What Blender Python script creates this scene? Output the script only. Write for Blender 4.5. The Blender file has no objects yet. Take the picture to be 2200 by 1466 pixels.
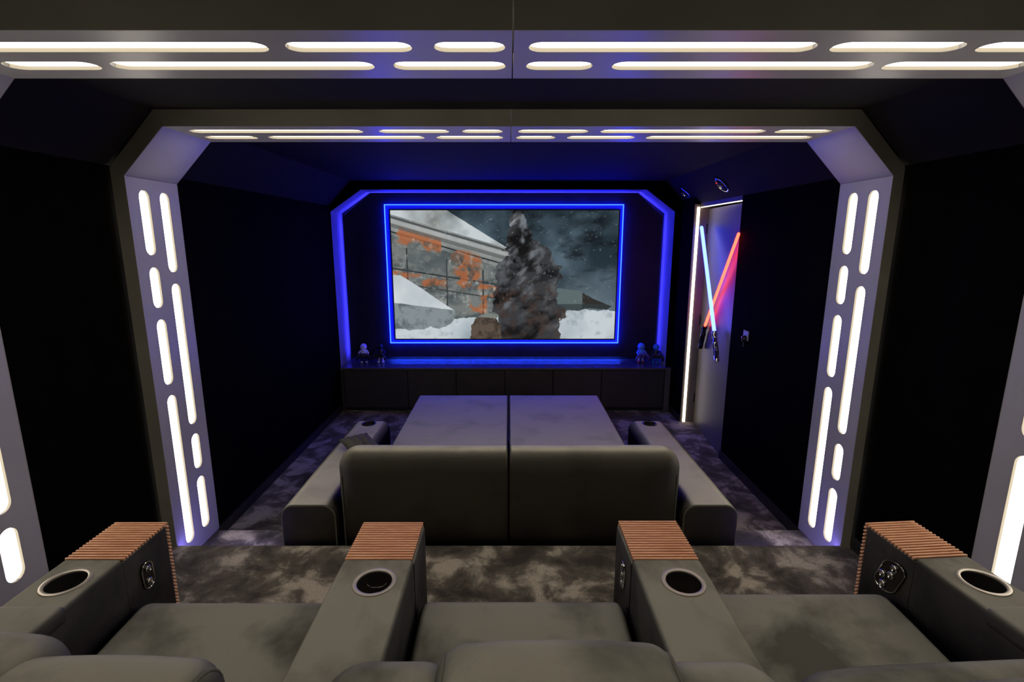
import bpy, bmesh, math, random
import numpy as np
from mathutils import Vector, Matrix

random.seed(7)
S = bpy.context.scene
COL = S.collection
PI = math.pi

# ---------------------------------------------------------------- camera, world, exposure
cam_data = bpy.data.cameras.new('camera')
cam = bpy.data.objects.new('camera', cam_data)
COL.objects.link(cam)
S.camera = cam
cam_data.sensor_fit = 'HORIZONTAL'
cam_data.sensor_width = 36.0
cam_data.lens = 36.0 * 1094.0 / 2200.0
cam_data.shift_x = 7.0 / 2200.0
cam_data.clip_start = 0.02
cam.location = (0, 0, 0)                      # the eye is the origin; the lower floor lies 2 m below it
cam.rotation_euler = (PI / 2 - math.atan(220.0 / 1094.0), 0, 0)

w = bpy.data.worlds.new('world')
S.world = w
w.use_nodes = True
w.node_tree.nodes['Background'].inputs[0].default_value = (0, 0, 0, 1)
w.node_tree.nodes['Background'].inputs[1].default_value = 0.0

S.view_settings.view_transform = 'Standard'
S.view_settings.look = 'None'
S.view_settings.exposure = 0.0
S.view_settings.gamma = 1.0
S.view_settings.use_curve_mapping = False

SLOT_POWER = 6.6
BLUE_POWER = 46.0
WHITE_LED = 5.0

# ---------------------------------------------------------------- key dimensions (metres)
ZF, ZS, ZP, ZC = -2.0, -1.87, -1.735, 0.614       # lower floor, step, platform, ceiling
XL, XR = -1.98, 1.965                             # side walls
KN = 0.356                                        # height where the walls lean in
YN, YB = 5.80, 6.14                               # niche front, niche back
YD0, YD1 = 4.43, 5.39                             # door recess
Y_BACK = -1.35
PLAT_EDGE = 2.643

# ---------------------------------------------------------------- materials
def new_mat(name):
    m = bpy.data.materials.new(name)
    m.use_nodes = True
    nt = m.node_tree
    return m, nt, nt.nodes['Principled BSDF']

def simple(name, col, rough=0.6, metal=0.0, spec=0.5, coat=0.0):
    m, nt, b = new_mat(name)
    b.inputs['Base Color'].default_value = (*col, 1)
    b.inputs['Roughness'].default_value = rough
    b.inputs['Metallic'].default_value = metal
    b.inputs['Specular IOR Level'].default_value = spec
    b.inputs['Coat Weight'].default_value = coat
    return m

def noisy(name, c0, c1, scale, rough=(0.4, 0.6), lo=0.35, hi=0.65, detail=4, bump=0.0, bscale=200, spec=0.5):
    m, nt, b = new_mat(name)
    tc = nt.nodes.new('ShaderNodeTexCoord')
    n = nt.nodes.new('ShaderNodeTexNoise'); n.inputs['Scale'].default_value = scale; n.inputs['Detail'].default_value = detail
    r = nt.nodes.new('ShaderNodeValToRGB')
    r.color_ramp.elements[0].position = lo; r.color_ramp.elements[0].color = (*c0, 1)
    r.color_ramp.elements[1].position = hi; r.color_ramp.elements[1].color = (*c1, 1)
    nt.links.new(tc.outputs['Object'], n.inputs['Vector'])
    nt.links.new(n.outputs['Fac'], r.inputs['Fac'])
    nt.links.new(r.outputs['Color'], b.inputs['Base Color'])
    mr = nt.nodes.new('ShaderNodeMapRange')
    mr.inputs['To Min'].default_value = rough[0]; mr.inputs['To Max'].default_value = rough[1]
    nt.links.new(n.outputs['Fac'], mr.inputs['Value'])
    nt.links.new(mr.outputs['Result'], b.inputs['Roughness'])
    b.inputs['Specular IOR Level'].default_value = spec
    if bump:
        n2 = nt.nodes.new('ShaderNodeTexNoise'); n2.inputs['Scale'].default_value = bscale; n2.inputs['Detail'].default_value = 3
        bp = nt.nodes.new('ShaderNodeBump'); bp.inputs['Strength'].default_value = bump; bp.inputs['Distance'].default_value = 0.004
        nt.links.new(tc.outputs['Object'], n2.inputs['Vector'])
        nt.links.new(n2.outputs['Fac'], bp.inputs['Height'])
        nt.links.new(bp.outputs['Normal'], b.inputs['Normal'])
    return m

def velvet(name, base, dark, tint, sheen=1.0, srough=0.35, scale=3.0, seed=0.0, nap=1.0):
    """short pile brushed downwards on every upright face (nap tilts the shading normal), with rubbed patches"""
    m, nt, b = new_mat(name)
    L = nt.links.new
    tc = nt.nodes.new('ShaderNodeTexCoord')
    mp = nt.nodes.new('ShaderNodeMapping'); mp.inputs['Location'].default_value = (seed, seed * 1.7, seed * 0.3)
    L(tc.outputs['Object'], mp.inputs['Vector'])
    n = nt.nodes.new('ShaderNodeTexNoise'); n.inputs['Scale'].default_value = scale; n.inputs['Detail'].default_value = 6
    n.inputs['Roughness'].default_value = 0.55; n.inputs['Distortion'].default_value = 0.25
    L(mp.outputs['Vector'], n.inputs['Vector'])
    r = nt.nodes.new('ShaderNodeValToRGB')
    r.color_ramp.elements[0].position = 0.34; r.color_ramp.elements[0].color = (*dark, 1)
    r.color_ramp.elements[1].position = 0.50; r.color_ramp.elements[1].color = (*base, 1)
    L(n.outputs['Fac'], r.inputs['Fac'])
    L(r.outputs['Color'], b.inputs['Base Color'])
    b.inputs['Roughness'].default_value = 0.85
    b.inputs['Specular IOR Level'].default_value = 0.15
    mr = nt.nodes.new('ShaderNodeMapRange')
    mr.inputs['From Min'].default_value = 0.34; mr.inputs['From Max'].default_value = 0.54
    mr.inputs['To Min'].default_value = sheen * 0.7; mr.inputs['To Max'].default_value = sheen
    L(n.outputs['Fac'], mr.inputs['Value'])
    L(mr.outputs['Result'], b.inputs['Sheen Weight'])
    b.inputs['Sheen Roughness'].default_value = srough
    b.inputs['Sheen Tint'].default_value = (*tint, 1)
    n2 = nt.nodes.new('ShaderNodeTexNoise'); n2.inputs['Scale'].default_value = 900
    bp = nt.nodes.new('ShaderNodeBump'); bp.inputs['Strength'].default_value = 0.12; bp.inputs['Distance'].default_value = 0.002
    L(tc.outputs['Object'], n2.inputs['Vector']); L(n2.outputs['Fac'], bp.inputs['Height'])
    # pile direction: down along the surface; 0 on a level top, full on an upright side
    def vm(op, *ins):
        q = nt.nodes.new('ShaderNodeVectorMath'); q.operation = op
        for k, i in enumerate(ins):
            if isinstance(i, tuple): q.inputs[k].default_value = i
            elif isinstance(i, float): q.inputs['Scale'].default_value = i
            else: L(i, q.inputs['Scale'] if (op == 'SCALE' and k == 1) else q.inputs[k])
        return q
    N = bp.outputs['Normal']
    dz = vm('DOT_PRODUCT', N, (0, 0, 1)).outputs['Value']
    nz = vm('SCALE', N, dz).outputs['Vector']
    down = vm('ADD', nz, (0, 0, -1)).outputs['Vector']
    dd = vm('DOT_PRODUCT', down, down).outputs['Value']
    mm = nt.nodes.new('ShaderNodeMath'); mm.operation = 'MULTIPLY'; mm.inputs[1].default_value = nap
    L(dd, mm.inputs[0])
    tilt = vm('SCALE', down, mm.outputs[0]).outputs['Vector']
    fin = vm('NORMALIZE', vm('ADD', N, tilt).outputs['Vector']).outputs['Vector']
    L(fin, b.inputs['Normal'])
    return m

def carpet_mat():
    m, nt, b = new_mat('carpet')
    L = nt.links.new
    tc = nt.nodes.new('ShaderNodeTexCoord')
    n = nt.nodes.new('ShaderNodeTexNoise'); n.inputs['Scale'].default_value = 4.6; n.inputs['Detail'].default_value = 5
    n.inputs['Roughness'].default_value = 0.6; n.inputs['Distortion'].default_value = 0.35
    L(tc.outputs['Object'], n.inputs['Vector'])
    r = nt.nodes.new('ShaderNodeValToRGB')
    e = r.color_ramp.elements
    e[0].position = 0.38; e[0].color = (0.02, 0.016, 0.014, 1)
    e[1].position = 0.61; e[1].color = (0.40, 0.345, 0.285, 1)
    k = e.new(0.5); k.color = (0.095, 0.081, 0.068, 1)
    L(n.outputs['Fac'], r.inputs['Fac'])
    f = nt.nodes.new('ShaderNodeTexNoise'); f.inputs['Scale'].default_value = 260; f.inputs['Detail'].default_value = 2
    L(tc.outputs['Object'], f.inputs['Vector'])
    mr = nt.nodes.new('ShaderNodeMapRange'); mr.inputs['From Min'].default_value = 0.3; mr.inputs['From Max'].default_value = 0.7
    mr.inputs['To Min'].default_value = 0.35; mr.inputs['To Max'].default_value = 1.5
    L(f.outputs['Fac'], mr.inputs['Value'])
    mx = nt.nodes.new('ShaderNodeMix'); mx.data_type = 'RGBA'; mx.blend_type = 'MULTIPLY'; mx.inputs['Factor'].default_value = 1.0
    L(r.outputs['Color'], mx.inputs['A']); L(mr.outputs['Result'], mx.inputs['B'])
    L(mx.outputs['Result'], b.inputs['Base Color'])
    b.inputs['Roughness'].default_value = 0.95; b.inputs['Specular IOR Level'].default_value = 0.1
    b.inputs['Sheen Weight'].default_value = 0.25; b.inputs['Sheen Roughness'].default_value = 0.5
    b.inputs['Sheen Tint'].default_value = (0.75, 0.66, 0.58, 1)
    ad = nt.nodes.new('ShaderNodeMath'); ad.operation = 'ADD'
    L(n.outputs['Fac'], ad.inputs[0]); L(f.outputs['Fac'], ad.inputs[1])
    bp = nt.nodes.new('ShaderNodeBump'); bp.inputs['Strength'].default_value = 0.6; bp.inputs['Distance'].default_value = 0.012
    L(ad.outputs[0], bp.inputs['Height']); L(bp.outputs['Normal'], b.inputs['Normal'])
    return m

def emit(name, col, strength):
    m = bpy.data.materials.new(name); m.use_nodes = True
    nt = m.node_tree; nt.nodes.clear()
    o = nt.nodes.new('ShaderNodeOutputMaterial'); e = nt.nodes.new('ShaderNodeEmission')
    e.inputs['Color'].default_value = (*col, 1); e.inputs['Strength'].default_value = strength
    nt.links.new(e.outputs[0], o.inputs['Surface'])
    return m

def wood_mat():
    m, nt, b = new_mat('slat_wood')
    L = nt.links.new
    tc = nt.nodes.new('ShaderNodeTexCoord')
    mp = nt.nodes.new('ShaderNodeMapping'); mp.inputs['Scale'].default_value = (3, 60, 60)
    oi = nt.nodes.new('ShaderNodeObjectInfo')
    n = nt.nodes.new('ShaderNodeTexNoise'); n.inputs['Scale'].default_value = 3; n.inputs['Detail'].default_value = 5
    n.noise_dimensions = '4D'
    L(tc.outputs['Object'], mp.inputs['Vector']); L(mp.outputs['Vector'], n.inputs['Vector']); L(oi.outputs['Random'], n.inputs['W'])
    r = nt.nodes.new('ShaderNodeValToRGB')
    r.color_ramp.elements[0].position = 0.3; r.color_ramp.elements[0].color = (0.60, 0.255, 0.125, 1)
    r.color_ramp.elements[1].position = 0.7; r.color_ramp.elements[1].color = (0.88, 0.47, 0.27, 1)
    L(n.outputs['Fac'], r.inputs['Fac']); L(r.outputs['Color'], b.inputs['Base Color'])
    b.inputs['Roughness'].default_value = 0.42
    return m

M = {}
M['black_wall'] = noisy('black_wall_fabric', (0.0013, 0.0010, 0.0008), (0.0025, 0.0020, 0.0016), 9, (0.85, 0.95), bump=0.1, bscale=600, spec=0.03)
M['dark_paint'] = noisy('dark_ceiling_paint', (0.010, 0.0086, 0.0086), (0.0145, 0.013, 0.013), 3, (0.75, 0.85), spec=0.1)
M['screen_wall'] = noisy('dark_screen_wall', (0.012, 0.0105, 0.011), (0.018, 0.016, 0.0165), 5, (0.5, 0.62), spec=0.3)
M['grey_panel'] = noisy('grey_arch_panel', (0.34, 0.32, 0.325), (0.385, 0.365, 0.37), 2.2, (0.30, 0.46), bump=0.02, bscale=60)
M['fascia'] = noisy('arch_fascia', (0.29, 0.271, 0.217), (0.34, 0.319, 0.255), 4, (0.5, 0.6))
M['slot'] = emit('slot_light', (1.0, 0.925, 0.79), SLOT_POWER)
M['blue_led'] = emit('blue_led', (0.034, 0.030, 1.0), BLUE_POWER)
M['console_led'] = emit('console_led', (0.016, 0.060, 1.0), 110.0)
M['slot_rim'] = simple('slot_rim', (0.20, 0.178, 0.138), 0.7)
M['blue_line'] = emit('blue_line', (0.0014, 0.0055, 1.0), 90.0)
M['step_led'] = emit('violet_step_led', (0.22, 0.18, 1.0), 34.0)
M['white_led'] = emit('white_led', (1.0, 0.86, 0.66), WHITE_LED)
M['velvet'] = velvet('grey_olive_velvet', (0.225, 0.212, 0.170), (0.085, 0.080, 0.062), (1.0, 0.96, 0.83), 0.08, 0.35, 2.6, 0, 3.5)
M['velvet_day'] = velvet('grey_daybed_velvet', (0.47, 0.438, 0.36), (0.38, 0.355, 0.292), (1.0, 0.97, 0.88), 0.04, 0.30, 3.4, 5, 30.0)
M['piping'] = simple('velvet_piping', (0.10, 0.094, 0.075), 0.8, 0, 0.2)
M['carpet'] = carpet_mat()
M['wood'] = wood_mat()
M['groove'] = simple('dark_slat_backing', (0.012, 0.008, 0.006), 0.8)
M['ring'] = simple('cup_ring', (0.42, 0.37, 0.32), 0.35, 0.6)
M['cup'] = simple('cup_lining', (0.012, 0.011, 0.010), 0.35)
M['cupfloor'] = simple('cup_floor', (0.20, 0.15, 0.10), 0.5)
M['chrome'] = simple('chrome', (0.72, 0.70, 0.68), 0.14, 1.0)
M['dark_metal'] = simple('dark_metal', (0.06, 0.055, 0.05), 0.25, 0.9)
M['black_gloss'] = simple('black_gloss', (0.008, 0.008, 0.009), 0.18)
M['black_matte'] = simple('black_matte', (0.010, 0.010, 0.010), 0.6)
M['console'] = noisy('console_front', (0.040, 0.034, 0.031), (0.050, 0.043, 0.039), 6, (0.45, 0.55))
M['console_frame'] = simple('console_frame', (0.11, 0.10, 0.095), 0.45)
M['console_top'] = simple('console_top', (0.075, 0.072, 0.075), 0.25)
M['door'] = noisy('door_paint', (0.105, 0.094, 0.082), (0.13, 0.118, 0.103), 3, (0.4, 0.5), bump=0.02, bscale=120)
M['jamb'] = noisy('jamb_paint', (0.17, 0.150, 0.125), (0.20, 0.175, 0.150), 3, (0.4, 0.5))
M['reveal'] = simple('reveal_paint', (0.30, 0.29, 0.29), 0.5)
M['board'] = simple('screen_board', (0.06, 0.06, 0.065), 0.5)
M['trim'] = simple('black_trim', (0.018, 0.016, 0.015), 0.45)
M['fig_white'] = simple('figurine_white', (0.9, 0.9, 0.92), 0.4)
M['fig_dark'] = simple('figurine_dark', (0.02, 0.02, 0.025), 0.35)
M['fig_pale_blue'] = simple('figurine_pale_blue', (0.12, 0.42, 0.75), 0.4)
M['fig_blue'] = simple('figurine_blue', (0.03, 0.26, 0.62), 0.4)
M['fig_red'] = simple('figurine_red', (0.55, 0.05, 0.08), 0.4)
M['pad_white'] = simple('gamepad_white', (0.62, 0.62, 0.66), 0.4)
M['pad_purple'] = simple('gamepad_purple', (0.13, 0.09, 0.36), 0.35)
M['pad_dark'] = simple('gamepad_dark', (0.025, 0.022, 0.03), 0.3)
M['blade_blue'] = emit('blue_tube', (0.045, 0.075, 1.0), 13.0)
M['blade_red'] = emit('red_tube', (1.0, 0.034, 0.018), 12.0)
M['plate'] = simple('pale_plate', (0.40, 0.38, 0.46), 0.4)

# ---------------------------------------------------------------- object helpers
def link(name, me, mat=None, parent=None, smooth=False):
    o = bpy.data.objects.new(name, me)
    COL.objects.link(o)
    if mat is not None and len(me.materials) == 0:
        me.materials.append(mat)
    if parent is not None:
        o.parent = parent
    if smooth:
        me.shade_smooth()
    return o

def from_bm(name, bm, mat=None, parent=None, smooth=False, angle=None):
    bmesh.ops.recalc_face_normals(bm, faces=bm.faces)
    me = bpy.data.meshes.new(name)
    bm.to_mesh(me); bm.free()
    o = link(name, me, mat, parent, smooth)
    if angle is not None:
        me.shade_smooth()
        for e in me.edges: e.use_edge_sharp = False
        bm2 = bmesh.new(); bm2.from_mesh(me)
        for e in bm2.edges:
            if len(e.link_faces) == 2 and e.calc_face_angle() > math.radians(angle): e.smooth = False
        bm2.to_mesh(me); bm2.free()
    return o

def thing(name, label, cat, loc=(0, 0, 0), rotz=0.0, group=None):
    o = bpy.data.objects.new(name, None)
    COL.objects.link(o)
    o.empty_display_size = 0.1
    o.location = loc; o.rotation_euler = (0, 0, rotz)
    o['label'] = label; o['category'] = cat
    if group: o['group'] = group
    return o

def tag(o, label, cat, group=None):
    o['label'] = label; o['category'] = cat
    if group: o['group'] = group
    return o

def struct(o, label=None):
    o['kind'] = 'structure'
    if label:
        o['label'] = label
    return o

def add_box(bm, lo, hi, bevel=0.0, seg=2):
    r = bmesh.ops.create_cube(bm, size=1.0)
    vs = r['verts']
    c = [(a + b) / 2 for a, b in zip(lo, hi)]
    d = [abs(b - a) for a, b in zip(lo, hi)]
    for v in vs:
        v.co = Vector((v.co.x * d[0] + c[0], v.co.y * d[1] + c[1], v.co.z * d[2] + c[2]))
    if bevel > 0:
        es = list({e for v in vs for e in v.link_edges})
        bmesh.ops.bevel(bm, geom=es, offset=bevel, segments=seg, profile=0.5, affect='EDGES')
    return vs

def box(name, lo, hi, mat, parent=None, bevel=0.0, seg=2):
    bm = bmesh.new(); add_box(bm, lo, hi, bevel, seg)
    return from_bm(name, bm, mat, parent)

def prism(name, pts, y0, y1, mat, parent=None):
    """polygon in XZ pushed from y0 to y1"""
    bm = bmesh.new()
    a = [bm.verts.new((x, y0, z)) for x, z in pts]
    b = [bm.verts.new((x, y1, z)) for x, z in pts]
    n = len(pts)
    bm.faces.new(a); bm.faces.new(list(reversed(b)))
    for i in range(n):
        bm.faces.new((a[i], b[i], b[(i + 1) % n], a[(i + 1) % n]))
    return from_bm(name, bm, mat, parent)

def prism_z(name, pts, z0, z1, mat, parent=None):
    bm = bmesh.new()
    a = [bm.verts.new((x, y, z0)) for x, y in pts]
    b = [bm.verts.new((x, y, z1)) for x, y in pts]
    n = len(pts)
    bm.faces.new(a); bm.faces.new(list(reversed(b)))
    for i in range(n):
        bm.faces.new((a[i], b[i], b[(i + 1) % n], a[(i + 1) % n]))
    return from_bm(name, bm, mat, parent)

def rr(hx, hz0, hz1, rt, rb, d, n=6):
    """rounded rectangle outline, half width hx, from hz0 to hz1, top radius rt, bottom radius rb, inset by d"""
    x0, x1 = -hx + d, hx - d
    z0, z1 = hz0 + min(d, 0.9 * rb + 1e-4), hz1 - d
    rt = max(rt - d, 0.002); rb = max(rb - d, 0.002)
    P = []
    for cx, cz, r, a0 in ((x1 - rt, z1 - rt, rt, 0), (x0 + rt, z1 - rt, rt, PI / 2), (x0 + rb, z0 + rb, rb, PI), (x1 - rb, z0 + rb, rb, 1.5 * PI)):
        for i in range(n + 1):
            a = a0 + PI / 2 * i / n
            P.append((cx + r * math.cos(a), cz + r * math.sin(a)))
    return P

def soft_bar(bm, half, z0, z1, l0, l1, rt, rb, e0, e1, axis='Y', centre=0.0, n=6, m=5, warp=None):
    """cushion-like bar: rounded section swept along an axis, its two ends rounded by e0 and e1"""
    st = []
    for i in range(m + 1):
        a = PI / 2 * i / m
        st.append((l0 + e0 * (1 - math.sin(a)), e0 * (1 - math.cos(a))))
    mid = 8
    for i in range(1, mid):
        st.append((l0 + e0 + (l1 - e1 - l0 - e0) * i / mid, 0.0))
    for i in range(m, -1, -1):
        a = PI / 2 * i / m
        st.append((l1 - e1 * (1 - math.sin(a)), e1 * (1 - math.cos(a))))
    st[0] = (l0, e0 * 0.995); st[-1] = (l1, e1 * 0.995)
    # order: end (a=0, inset e) to a=90 (inset 0)
    st2 = []
    for i in range(m + 1):
        a = PI / 2 * i / m
        st2.append((l0 + e0 * (1 - math.sin(a)), e0 * (1 - math.cos(PI / 2 - a)) if False else e0 * (1 - math.cos(a))))
    rings = []
    seq = []
    for i in range(m + 1):
        a = PI / 2 * i / m                      # 0 at the cap, 90 at the body
        seq.append((l0 + e0 * (1 - math.sin(a)), e0 * (1 - math.cos(PI / 2 - a))))
    seq = [(l0 + e0 * (1 - math.cos(PI / 2 * i / m)), e0 * (1 - math.sin(PI / 2 * i / m))) for i in range(m + 1)]
    seq += [(l0 + e0 + (l1 - e1 - l0 - e0) * i / mid, 0.0) for i in range(1, mid)]
    seq += [(l1 - e1 * (1 - math.cos(PI / 2 * i / m)), e1 * (1 - math.sin(PI / 2 * i / m))) for i in range(m, -1, -1)]
    for t, d in seq:
        ring = []
        for x, z in rr(half, z0, z1, rt, rb, d * 0.98, n):
            p = (centre + x, t, z) if axis == 'Y' else (t, centre + x, z)
            if warp: p = warp(*p)
            ring.append(bm.verts.new(p))
        rings.append(ring)
    k = len(rings[0])
    for a, b in zip(rings, rings[1:]):
        for i in range(k):
            bm.faces.new((a[i], a[(i + 1) % k], b[(i + 1) % k], b[i]))
    bm.faces.new(rings[0]); bm.faces.new(list(reversed(rings[-1])))
    return bm

def tube(bm, pts, r, n=8, closed=False):
    P = [Vector(p) for p in pts]
    rings = []
    N = len(P)
    prev = None
    for i, p in enumerate(P):
        if closed: d = (P[(i + 1) % N] - P[i - 1])
        else: d = P[min(i + 1, N - 1)] - P[max(i - 1, 0)]
        d.normalize()
        up = prev if prev is not None else (Vector((0, 0, 1)) if abs(d.z) < 0.9 else Vector((1, 0, 0)))
        s = d.cross(up); s.normalize(); u = s.cross(d); u.normalize(); prev = u
        rings.append([bm.verts.new(p + r * (math.cos(2 * PI * k / n) * s + math.sin(2 * PI * k / n) * u)) for k in range(n)])
    rng = range(N if closed else N - 1)
    for i in rng:
        a, b = rings[i], rings[(i + 1) % N]
        for k in range(n):
            bm.faces.new((a[k], a[(k + 1) % n], b[(k + 1) % n], b[k]))
    if not closed:
        bm.faces.new(rings[0]); bm.faces.new(list(reversed(rings[-1])))
    return bm

def lathe(bm, prof, n=24, mtx=None):
    rings = []
    for r, z in prof:
        ring = []
        for k in range(n):
            v = Vector((r * math.cos(2 * PI * k / n), r * math.sin(2 * PI * k / n), z))
            ring.append(bm.verts.new(mtx @ v if mtx else v))
        rings.append(ring)
    for a, b in zip(rings, rings[1:]):
        for k in range(n):
            bm.faces.new((a[k], a[(k + 1) % n], b[(k + 1) % n], b[k]))
    return rings

def frame_to(a, b):
    """matrix whose z runs from a towards b"""
    a, b = Vector(a), Vector(b)
    d = (b - a).normalized()
    q = Vector((0, 0, 1)).rotation_difference(d)
    return Matrix.Translation(a) @ q.to_matrix().to_4x4()

def stadium(a0, a1, b, r, n=10):
    """capsule outline from a0 to a1 along the first axis, centred on b"""
    P = []
    for i in range(n + 1):
        t = -PI / 2 + PI * i / n
        P.append((a1 - r + r * math.cos(t), b + r * math.sin(t)))
    for i in range(n + 1):
        t = PI / 2 + PI * i / n
        P.append((a0 + r + r * math.cos(t), b + r * math.sin(t)))
    return P

def holed_mesh(name, outer, holes, thick):
    """flat plate (in local XY) with holes cut right through, thickness along local z centred on 0"""
    cu = bpy.data.curves.new(name, 'CURVE')
    cu.dimensions = '2D'; cu.fill_mode = 'BOTH'; cu.extrude = thick / 2
    for loop in [outer] + holes:
        sp = cu.splines.new('POLY')
        sp.points.add(len(loop) - 1)
        for p, (x, y) in zip(sp.points, loop): p.co = (x, y, 0, 1)
        sp.use_cyclic_u = True
    t = bpy.data.objects.new(name, cu)
    COL.objects.link(t)
    dg = bpy.context.evaluated_depsgraph_get(); dg.update()
    me = bpy.data.meshes.new_from_object(t.evaluated_get(dg))
    bpy.data.objects.remove(t); bpy.data.curves.remove(cu)
    me.name = name
    me.materials.clear()
    return me

def cut(o, cutters):
    """boolean difference, applied to o's mesh"""
    for bm in cutters:
        me = bpy.data.meshes.new('cutter'); bmesh.ops.recalc_face_normals(bm, faces=bm.faces); bm.to_mesh(me); bm.free()
        c = bpy.data.objects.new('cutter', me); COL.objects.link(c)
        md = o.modifiers.new('b', 'BOOLEAN'); md.operation = 'DIFFERENCE'; md.object = c; md.solver = 'EXACT'
        dg = bpy.context.evaluated_depsgraph_get(); dg.update()
        new = bpy.data.meshes.new_from_object(o.evaluated_get(dg))
        o.modifiers.clear()
        old = o.data; o.data = new
        bpy.data.meshes.remove(old)
        bpy.data.objects.remove(c); bpy.data.meshes.remove(me)

def smooth_angle(o, deg=38):
    me = o.data
    me.shade_smooth()
    bm = bmesh.new(); bm.from_mesh(me)
    for e in bm.edges: e.smooth = not (len(e.link_faces) == 2 and e.calc_face_angle() > math.radians(deg))
    bm.to_mesh(me); bm.free()
    md = o.modifiers.new('weighted normals', 'WEIGHTED_NORMAL'); md.keep_sharp = True; md.weight = 100

# ---------------------------------------------------------------- room shell
f = box('floor', (-2.3, PLAT_EDGE, ZF - 0.1), (2.3, 6.6, ZF), M['carpet']); struct(f, 'dark mottled carpet of the lower floor around the daybed')
f = box('platform', (XL, Y_BACK, ZF - 0.1), (XR, PLAT_EDGE, ZP), M['carpet']); struct(f, 'raised carpeted platform under the row of recliners')
def step(x0, x1):
    o = box('step', (x0, PLAT_EDGE, ZF), (x1, 3.02, ZS), M['carpet'])
    return struct(o, 'carpeted step between platform and lower floor, washed in blue light')
step(XL, -1.36); step(1.36, XR)
CW = XL + (ZC - KN)                                   # x where the slope meets the flat ceiling
CWR = XR - (ZC - KN)
o = box('ceiling', (CW, Y_BACK, ZC), (CWR, 6.6, ZC + 0.1), M['dark_paint']); struct(o)
o = prism('ceiling_slope', [(XL - 0.14, KN - 0.14), (XL - 0.21, KN - 0.07), (CW, ZC + 0.1), (CW, ZC)], Y_BACK, 6.6, M['dark_paint']); struct(o)
o = prism('ceiling_slope', [(XR, KN), (CWR, ZC), (CWR, ZC + 0.1), (XR + 0.3, KN - 0.3 + 0.1), (XR + 0.3, KN - 0.3)], Y_BACK, YD0, M['dark_paint']); struct(o)
o = prism('ceiling_slope', [(XR, KN), (CWR, ZC), (CWR, ZC + 0.1), (XR + 0.1, KN)], YD0, 6.6, M['dark_paint']); struct(o)
o = box('wall_left', (XL - 0.12, Y_BACK, ZF), (XL, 6.6, KN + 0.02), M['black_wall']); struct(o)
o = box('wall_right', (XR, Y_BACK, ZF), (XR + 0.15, YD0, KN), M['black_wall']); struct(o, 'black fabric right wall, ending at the door recess')
o = box('wall_right', (1.905, YD1, ZF), (2.2, 6.6, 0.42), M['black_wall']); struct(o, 'black wall stub between door recess and screen wall')
o = box('trim_5', (1.907, YD1 - 0.006, ZF), (2.2, YD1 - 0.0002, 0.345), M['jamb']); struct(o, 'painted jamb of the door recess beside the light strip')
o = box('wall_rear', (-2.3, Y_BACK - 0.1, ZF), (2.3, Y_BACK, ZC + 0.1), M['black_wall']); struct(o)
# recess back (dark void behind the door) and header
o = box('wall_recess', (2.16, YD0 - 0.1, ZF), (2.2, YD1 + 0.05, KN), M['jamb']); struct(o)
o = box('trim_4', (1.968, YD0, 0.318), (2.2, YD1, KN), M['jamb']); struct(o, 'painted header over the door recess')
# screen wall with chamfered opening
NL, NR, NT, NK = -1.971, 1.837, 0.527, 0.293
NCL, NCR = -1.623, 1.516
niche = [(NL, ZF + 0.001), (NL, NK), (NCL, NT), (NCR, NT), (NR, NK), (NR, ZF + 0.001)]
me = holed_mesh('wall_front', [(-2.25, ZF - 0.05), (2.25, ZF - 0.05), (2.25, ZC + 0.05), (-2.25, ZC + 0.05)], [niche], 0.004)
o = link('wall_front', me, M['black_wall']); o.rotation_euler = (PI / 2, 0, 0); o.location = (0, YN, 0)
struct(o, 'dark screen wall around the chamfered opening')
o = box('wall_front', (-2.2, YB + 0.06, ZF), (2.2, YB + 0.12, ZC + 0.05), M['screen_wall']); struct(o)
# reveal (liner of the opening)
bm = bmesh.new()
lin = [(NL, ZF), (NL, NK), (NCL, NT), (NCR, NT), (NR, NK), (NR, ZF)]
out = [(NL - 0.02, ZF), (NL - 0.02, NK + 0.008), (NCL - 0.007, NT + 0.02), (NCR + 0.007, NT + 0.02), (NR + 0.02, NK + 0.008), (NR + 0.02, ZF)]
for i in range(5):
    q = [lin[i], lin[i + 1], out[i + 1], out[i]]
    a = [bm.verts.new((x, YN + 0.0025, z)) for x, z in q]; b = [bm.verts.new((x, YB + 0.06, z)) for x, z in q]
    bm.faces.new(a); bm.faces.new(list(reversed(b)))
    for k in range(4): bm.faces.new((a[k], b[k], b[(k + 1) % 4], a[(k + 1) % 4]))
o = from_bm('trim_1', bm, M['reveal']); struct(o, 'chamfered reveal around the screen opening, washed in blue light')
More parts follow.
